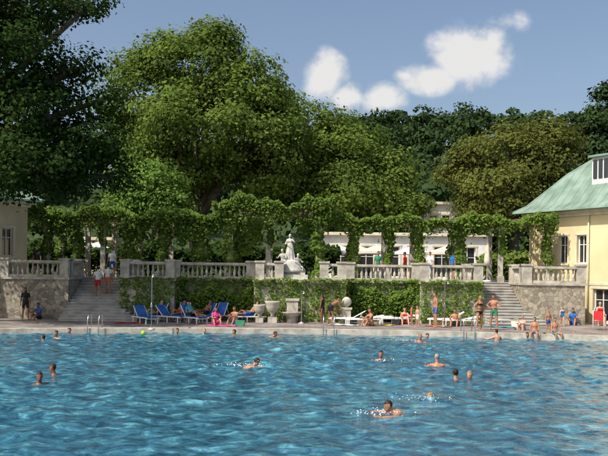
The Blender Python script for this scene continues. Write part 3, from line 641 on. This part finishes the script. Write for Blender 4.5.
# ---------------------------------------------------------------- buildings
def facade(b,O,u,nin,L,z0,z1,ops,mi=0,rec=.22,glass=1,frame=2,trim=3):
    O=Vector((*O,0));u=Vector((*u,0)).normalized();nin=Vector((*nin,0)).normalized()
    us=sorted({0,L,*[o[0] for o in ops],*[o[1] for o in ops]}); zs=sorted({z0,z1,*[o[2] for o in ops],*[o[3] for o in ops]})
    P=lambda s,z,d=0:(O+u*s+nin*d+Vector((0,0,z)))
    for a,c in zip(us[:-1],us[1:]):
        for e,g in zip(zs[:-1],zs[1:]):
            if any(o[0]<=a and c<=o[1] and o[2]<=e and g<=o[3] for o in ops): continue
            b.add([P(a,e),P(c,e),P(c,g),P(a,g)],[(0,1,2,3)],mi)
    R=Matrix((u,nin,Vector((0,0,1)))).transposed()
    for o in ops:
        a,c,e,g=o[:4]
        b.add([P(a,e),P(c,e),P(c,g),P(a,g),P(a,e,rec),P(c,e,rec),P(c,g,rec),P(a,g,rec)],[(0,1,5,4),(1,2,6,5),(2,3,7,6),(3,0,4,7)],mi)
        b.add([P(a,e,rec),P(c,e,rec),P(c,g,rec),P(a,g,rec)],[(0,1,2,3)],glass)
        w=c-a;h=g-e
        for (s,z,sw,sh) in ((a+.03,(e+g)/2,.06,h),(c-.03,(e+g)/2,.06,h),((a+c)/2,(e+g)/2,.05,h-.12),((a+c)/2,g-.03,w-.12,.06),((a+c)/2,e+.03,w-.12,.06),((a+c)/2-w/4,e+h*.66,w/2-.09,.04),((a+c)/2+w/4,e+h*.66,w/2-.09,.04)):
            b.cbox(P(s,z,rec-.03),(sw,.05,sh),frame,R)
        for (s,z,sw,sh,dd) in ((a-.06,(e+g)/2,.12,h,.03),(c+.06,(e+g)/2,.12,h,.03),((a+c)/2,g+.07,w+.3,.14,.05),((a+c)/2,e-.06,w+.3,.12,.08)):
            b.cbox(P(s,z,-dd/2),(sw,dd,sh),trim,R)
def pavilion(name,O,u,v,L,D,ops,wallm,ztop=6.5,side_ops=()):
    root=empty(name); b=MB(); O=Vector(O);u=Vector(u).normalized();v=Vector(v).normalized()
    facade(b,O,u,v,L,.1,ztop,ops)
    facade(b,O+v*D,-v,u,D,.1,ztop,side_ops); facade(b,O+u*L,v,-u,D,.1,ztop,()); facade(b,O+u*L+v*D,-u,-v,L,.1,ztop,())
    R=Matrix((Vector((*u,0)),Vector((*v,0)),Vector((0,0,1)))).transposed()
    cc=O+u*L/2+v*D/2
    b.cbox((cc.x,cc.y,ztop-.2),(L+.3,D+.3,.16),3,R); b.cbox((cc.x,cc.y,ztop-.04),(L+.7,D+.7,.15),3,R)
    b.cbox((cc.x,cc.y,2.42),(L+.08,D+.08,.14),3,R)
    b.build('walls',[wallm,'glass','white','trim','stone'],root)
    r=MB(); lv=[(-.75,ztop+.04),(-.72,ztop+.14),(-.15,ztop+.5),(.6,ztop+1.35),(1.6,ztop+2.5),(2.6,ztop+3.35),(4.0,ztop+3.75)]
    def rect(o): return [O+u*o+v*o,O+u*(L-o)+v*o,O+u*(L-o)+v*(D-o),O+u*o+v*(D-o)]
    vs=[];fs=[]
    for o_,z in lv: vs+=[(p.x,p.y,z) for p in rect(o_)]
    for i in range(len(lv)-1):
        for k in range(4): fs.append((i*4+k,i*4+(k+1)%4,i*4+4+(k+1)%4,i*4+4+k))
    fs.append(tuple(len(lv)*4-4+k for k in range(4))); fs.append((3,2,1,0))
    r.add(vs,fs,0)
    def seam(o,du,dv,Lq):
        s=.3
        while s<Lq-.3:
            pts=[]
            for of,z in lv[1:]:
                if s<of or Lq-s<of: break
                p=o+du*s+dv*of; pts.append((p.x,p.y,z+.01))
            if len(pts)>1: r.tube(pts,.018,4,0)
            s+=.6
    seam(O,u,v,L); seam(O+v*D,-v,u,D)
    for k in range(4): r.tube([vs[i*4+k] for i in range(1,len(lv))],.05,6,0)
    r.build('copper_roof',['copper'],root)
    return root,O,u,v
rt,O,u,v=pavilion('yellow_pavilion',(14.06,50),(.5,-.866),(.866,.5),14,9,[(2.35,3.05,3.6,5.25),(3.75,4.45,3.6,5.25),(6.2,6.9,3.6,5.25),(4.95,6.1,.3,2.15),(8.4,9.1,3.6,5.25),(8,9.2,.3,2.15)],'plaster',ztop=6.65)
b=MB(); R=Matrix((Vector((*u,0)),Vector((*v,0)),Vector((0,0,1)))).transposed()
def loc(s,d,z): p=O+u*s+v*d; return (p.x,p.y,z)
b.cbox(loc(5.1,1.85,9.0),(2.0,2.1,1.6),0,R)
for i in range(5): b.cbox(loc(4.34+i*.38,.78,9.1),(.27,.05,1.1),1,R)
b.cbox(loc(5.1,1.8,9.86),(2.3,2.4,.12),2,R); b.build('dormer',['white','glass','copper'],rt)
b=MB(); b.tube([loc(.15,-.1,.25),loc(.15,-.1,6.4)],.05,8); b.tube([loc(4.65,-.1,.25),loc(4.65,-.1,6.5)],.045,8); b.build('drainpipe',['trim'],rt)
pavilion('cream_pavilion',(-16.0,46.2),(-.62,-.78),(-.78,.62),14,9,[(.9,1.6,3.6,5.2),(2.6,3.4,3.6,5.2),(1.3,2.3,.3,2.1),(4.2,5,3.6,5.2),(5,6,.3,2.1)],'cream',ztop=6.7)
def lowbuilding(name,x0,x1,y,d,z1,mt,ops):
    root=empty(name); b=MB(); facade(b,(x0,y),(1,0),(0,1),x1-x0,TZ-.1,z1,ops); facade(b,(x0,y+d),(0,-1),(1,0),d,TZ-.1,z1,()); facade(b,(x1,y),(0,1),(-1,0),d,TZ-.1,z1,())
    b.box(x0-.3,x1+.3,y-.35,y+d,z1,z1+.22,3); b.build('walls',[mt,'glass','white','trim'],root); return root
xa,xb=xx(322,60),xx(488,60)
lowbuilding('white_restaurant',xa,xb,60,6,5.7,'white',[(.8+i*1.9,2.0+i*1.9,2.6,4.9) for i in range(6)])
lowbuilding('white_house',xx(423,69.5),xx(464,69.5),69.5,6,8.9,'white',[(.5+i*1.1,1.2+i*1.1,6.9,8.0) for i in range(3)])
lowbuilding('yellow_kiosk',xx(82,60),xx(112,60),60,3,5.1,'plaster',[(.6,1.5,3.2,4.6)])
def parasol(x,y,z,c,r=1.3,h=2.4):
    b=MB(); b.tube([(0,0,0),(0,0,h+.1)],.025,8,0); b.lathe([(.25,0),(.25,.08),(.05,.12)],n=12,mi=0)
    n=8; vs=[(0,0,h)]; 
    for k in range(n):
        a=2*math.pi*k/n; vs.append((r*math.cos(a),r*math.sin(a),h-.45))
    for k in range(n):
        a=2*math.pi*k/n; vs.append((r*math.cos(a),r*math.sin(a),h-.62))
    b.add(vs,[(0,1+k,1+(k+1)%n) for k in range(n)]+[(1+k,9+k,9+(k+1)%n,1+(k+1)%n) for k in range(n)],1); b.build('parasol',['white',c],loc=(x,y,z))
for px,Y,c in ((86,55,'whitef'),(98,56,'whitef'),(338,56,'whitef'),(376,56,'beige'),(412,57,'whitef'),(446,56,'beige'),(360,58.2,'beige')): parasol(xx(px,Y),Y,TZ,c)
b=MB(); b.tube([(0,0,0),(0,0,2.7)],.03,8,0); b.lathe([(.25,0),(.25,.08),(.05,.12)],n=12,mi=0); b.lathe([(.2,.95),(.17,1.3),(.12,2.0),(.03,2.6)],n=12,mi=1,jit=.15); b.build('closed_parasol',['white','beige'],loc=(xx(487,46.9),46.9,TZ))

# ---------------------------------------------------------------- trees
def tree(name,base,trunk_h,tr,lobes,leaf,mt,clr=1.3,dens=1.,lpc=150,limbs=14,spread=1.):
    root=empty(name); root.location=(0,0,0)
    C=[];N=[];cents=[]
    for (cx_,cy_,cz_,rx,ry,rz_) in lobes:
        area=4*math.pi*((rx*ry)**1.6/3+(rx*rz_)**1.6/3+(ry*rz_)**1.6/3)**(1/1.6)
        nc=int(area/(clr*clr)*.85*dens)
        d=nrm(RNG.normal(size=(nc,3))); rad=RNG.uniform(.64,1.07,(nc,1))
        cc=np.array([cx_,cy_,cz_])+d*rad*np.array([rx,ry,rz_])
        keep=np.ones(nc,bool)
        for q_ in lobes:
            if q_==(cx_,cy_,cz_,rx,ry,rz_): continue
            e=(((cc-np.array(q_[:3]))/np.array(q_[3:]))**2).sum(1); keep&=e>.42
        cc=cc[keep]; d=d[keep]; cents.append(cc)
        for c,dd in zip(cc,d):
            cr=clr*RNG.uniform(.5,1.45); n=int(lpc*(cr/clr)**2)
            q=nrm(RNG.normal(size=(n,3))); rr=cr*RNG.random((n,1))**.4
            C.append(c+q*rr*np.array([1.15,1.15,.68])+RNG.normal(0,.14*clr,(n,3))); N.append(q*.6+dd*.4+np.array([0,0,.45])+RNG.normal(0,.4,(n,3)))
    C=np.vstack(C);N=np.vstack(N)
    quads('foliage',leafquads(C,N,leaf),M[mt],root)
    b=MB(); bx,by,bz=base; cents=np.vstack(cents)
    top=Vector((bx+.2,by,bz+trunk_h))
    b.tube([(bx,by,bz-.3),(bx,by,bz+.3),(bx+.1,by,bz+trunk_h*.5),tuple(top)],[tr*1.5,tr*1.1,tr*.9,tr*.8],12)
    mids=[]
    for l_ in lobes:
        e=Vector(l_[:3]); m=top.lerp(e,.5)+Vector((random.uniform(-.5,.5),random.uniform(-.5,.5),.5))
        b.tube([tuple(top-Vector((0,0,.3))),tuple(m),tuple(e)],[tr*.6,tr*.4,tr*.2],8); mids+= [m,e]
    for i in RNG.choice(len(cents),min(len(cents),limbs*4),replace=False):
        e=Vector(cents[i]); s=min(mids,key=lambda q:(q-e).length); m=s.lerp(e,.5)+Vector((0,0,-.4))
        b.tube([tuple(s),tuple(m),tuple(e)],[tr*.2,tr*.12,tr*.04],6)
    b.build('trunk',['bark'],root); return root
def lb(px,py,rpx,rpy,Y,ry=None):
    k=Y/F; return (xx(px,Y),Y,zz(px,py,Y),rpx*k,(ry or rpx*k),rpy*k)
Y=66
tree('plane_tree',(xx(195,Y),Y,TZ-.1),5,.7,[lb(198,68,42,38,Y),lb(145,100,38,40,Y+1),lb(245,92,38,38,Y-1),lb(195,130,62,50,Y-2),lb(122,130,18,38,Y),lb(258,145,45,48,Y-2),lb(212,46,24,18,Y),lb(160,64,26,22,Y+1),lb(165,165,50,35,Y-1)],.285,'leafP',1.35,.78,190)
Y=71
tree('plane_tree',(xx(330,Y),Y,TZ-.1),5,.6,[lb(305,138,38,38,Y),lb(345,158,38,38,Y-1),lb(378,180,25,34,Y),lb(290,175,40,35,Y-2),lb(332,128,24,15,Y),lb(345,195,50,22,Y-3)],.285,'leafP',1.35,.78,190)
Y=57
tree('lime_tree',(xx(148,Y),Y,TZ-.1),2.5,.22,[lb(150,192,32,26,Y),lb(130,205,25,18,Y),lb(172,206,18,14,Y-1)],.23,'leafL',.8,.8,110)
Y=68
tree('chestnut_tree',(xx(512,Y),Y,TZ-.1),4,.45,[lb(510,158,36,34,Y),lb(475,175,28,30,Y-1),lb(546,163,30,34,Y),lb(495,197,38,24,Y-2),lb(538,140,20,17,Y),lb(560,195,18,25,Y+1)],.28,'leafO',1.15,.85,165)
tree('elm_tree',(xx(405,69),69,TZ-.1),2.5,.2,[lb(404,205,22,14,69),lb(388,212,18,12,69)],.28,'leafP',.8,1.,90)
Y=90
tree('pine_tree',(xx(603,Y),Y,3),6,.4,[lb(606,104,10,18,Y),lb(596,124,16,14,Y),lb(615,135,20,20,Y),lb(598,148,22,15,Y)],.38,'leafF',1.1,1.,120)
Y=38
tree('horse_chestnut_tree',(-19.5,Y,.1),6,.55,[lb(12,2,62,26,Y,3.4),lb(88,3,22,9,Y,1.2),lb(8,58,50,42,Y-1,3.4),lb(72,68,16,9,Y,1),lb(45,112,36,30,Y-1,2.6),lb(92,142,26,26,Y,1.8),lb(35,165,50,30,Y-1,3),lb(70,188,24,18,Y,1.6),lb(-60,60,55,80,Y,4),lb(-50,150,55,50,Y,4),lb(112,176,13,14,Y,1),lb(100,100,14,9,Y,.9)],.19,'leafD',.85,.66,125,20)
Y=64
tree('plane_tree',(-28,Y,TZ-.1),5,.6,[(-28,Y,12,6,5,6),(-33,Y,10,5,5,5)],.5,'leafP',1.6,.6,90)
tree('plane_tree',(34,70,TZ-.1),5,.6,[(34,70,10,6,5,5),(40,70,9,5,5,5)],.5,'leafP',1.6,.6,90)
C=[];N=[]
nt=700
tx=RNG.uniform(-130,150,nt); ty=86+RNG.random(nt)**.85*150
tx[:70]=RNG.uniform(5,60,70); ty[:70]=RNG.uniform(84,120,70)
for x,y in zip(tx,ty):
    if x<0 and y<150 and RNG.random()<.5: continue
    z=float(H(np.array(x),np.array(y))); r=RNG.uniform(2.6,4.6); hh=RNG.uniform(7,11.5)
    # each crown is a few overlapping flattened pads, like old pines and oaks
    for _ in range(4):
        n=72; pr_=r*RNG.uniform(.5,.8); off=RNG.normal(0,r*.42,3)*np.array([1,1,.6])
        q=nrm(RNG.normal(size=(n,3))); q[:,2]=np.abs(q[:,2])-.2; rr=RNG.uniform(.65,1.1,(n,1))
        C.append(np.array([x,y,z+hh-r*.9])+off+q*rr*np.array([pr_,pr_,pr_*.85])); N.append(q+np.array([0,0,.2])+RNG.normal(0,.5,(n,3)))
    n=45; C.append(np.stack([x+RNG.normal(0,r*.5,n),y+RNG.normal(0,r*.5,n),z+RNG.random(n)*hh*.7],1)); N.append(RNG.normal(size=(n,3)))
quads('distant_forest',leafquads(np.vstack(C),np.vstack(N),.85),M['leafF'])

# ---------------------------------------------------------------- sky & sun
w=bpy.data.worlds.new("World"); S.world=w; w.use_nodes=True; nt=w.node_tree; n=nt.nodes; l=nt.links; n.clear()
out=n.new('ShaderNodeOutputWorld'); bg=n.new('ShaderNodeBackground'); sky=n.new('ShaderNodeTexSky'); sky.sky_type='NISHITA'; sky.sun_disc=False
EL=50; SD=Vector((-.74,-.67,0)).normalized()*math.cos(math.radians(EL))+Vector((0,0,math.sin(math.radians(EL))))
sky.sun_elevation=math.radians(EL); sky.sun_rotation=math.atan2(SD.x,SD.y)%(2*math.pi); sky.altitude=200; sky.air_density=1.0; sky.dust_density=4.5; sky.ozone_density=.8
l.new(sky.outputs[0],bg.inputs[0]); bg.inputs[1].default_value=.15
tc=n.new('ShaderNodeTexCoord'); sp=n.new('ShaderNodeSeparateXYZ'); l.new(tc.outputs['Generated'],sp.inputs[0])
def mth(op,a,b_=None,c=None):
    m=n.new('ShaderNodeMath'); m.operation=op
    for i,q in enumerate((a,b_,c)):
        if q is None: continue
        if isinstance(q,(int,float)): m.inputs[i].default_value=q
        else: l.new(q,m.inputs[i])
    return m.outputs[0]
yc=mth('MAXIMUM',sp.outputs[1],.05); U=mth('DIVIDE',sp.outputs[0],yc); Vv=mth('DIVIDE',sp.outputs[2],yc)
cv=n.new('ShaderNodeCombineXYZ'); l.new(U,cv.inputs[0]); l.new(Vv,cv.inputs[1])
nz=n.new('ShaderNodeTexNoise'); nz.inputs['Scale'].default_value=21; nz.inputs['Detail'].default_value=8; nz.inputs['Roughness'].default_value=.58; nz.inputs['Distortion'].default_value=.2; l.new(cv.outputs[0],nz.inputs['Vector'])
acc=None
for px,py,ra,rb,wt_ in ((464,56,42,36,1.5),(430,78,36,18,1.3),(490,44,20,22,1.),(322,76,24,28,1.4),(345,96,22,15,1.2),(380,98,26,17,1.2),(404,76,14,9,.9),(505,22,34,12,.5),(560,60,50,16,.22),(760,80,70,30,.9)):
    cu=(px-304)/F; cv_=(272-(py-.0122*(px-304)))/F
    du=mth('DIVIDE',mth('SUBTRACT',U,cu),ra/F); dv=mth('DIVIDE',mth('SUBTRACT',Vv,cv_),rb/F)
    d=mth('SQRT',mth('ADD',mth('MULTIPLY',du,du),mth('MULTIPLY',dv,dv))); g=mth('MULTIPLY',mth('SUBTRACT',1.25,d),wt_); g=mth('MAXIMUM',g,0)
    acc=g if acc is None else mth('MAXIMUM',acc,g)
den=mth('ADD',acc,mth('MULTIPLY',mth('SUBTRACT',nz.outputs[0],.5),2.3))
mr=n.new('ShaderNodeMapRange'); mr.interpolation_type='SMOOTHSTEP'; mr.inputs[1].default_value=.1; mr.inputs[2].default_value=1.05; l.new(den,mr.inputs[0])
mask=mth('MULTIPLY',mr.outputs[0],mth('MULTIPLY',mth('GREATER_THAN',sp.outputs[1],.06),mth('MINIMUM',mth('MULTIPLY',acc,3),1))); mask=mth('MULTIPLY',mask,.92)
cr=n.new('ShaderNodeValToRGB'); cr.color_ramp.elements[0].position=.3; cr.color_ramp.elements[0].color=(.70,.75,.80,1); cr.color_ramp.elements[1].position=1.; cr.color_ramp.elements[1].color=(.9,.88,.86,1)
l.new(den,cr.inputs[0]); b2=n.new('ShaderNodeBackground'); l.new(cr.outputs[0],b2.inputs[0]); b2.inputs[1].default_value=.95
mx=n.new('ShaderNodeMixShader'); l.new(mask,mx.inputs[0]); l.new(bg.outputs[0],mx.inputs[1]); l.new(b2.outputs[0],mx.inputs[2]); l.new(mx.outputs[0],out.inputs[0])
sl=bpy.data.lights.new('sun','SUN'); sl.energy=5.0; sl.angle=math.radians(.5); sl.color=(1,.95,.86); so=bpy.data.objects.new('sun',sl); COL.objects.link(so)
so.rotation_euler=(-SD).to_track_quat('-Z','Y').to_euler(); so.location=(-30,-20,40)
cam=bpy.data.cameras.new('camera'); co=bpy.data.objects.new('camera',cam); COL.objects.link(co); cam.sensor_width=36; cam.lens=F*36/608; cam.shift_y=44/608; cam.clip_end=5000; cam.clip_start=.1
co.matrix_world=Matrix.Translation((0,0,CH))@Matrix.Rotation(math.radians(90),4,'X')@Matrix.Rotation(math.radians(.7),4,'Z')
S.camera=co
S.view_settings.view_transform='Standard'; S.view_settings.look='None'; S.view_settings.exposure=0
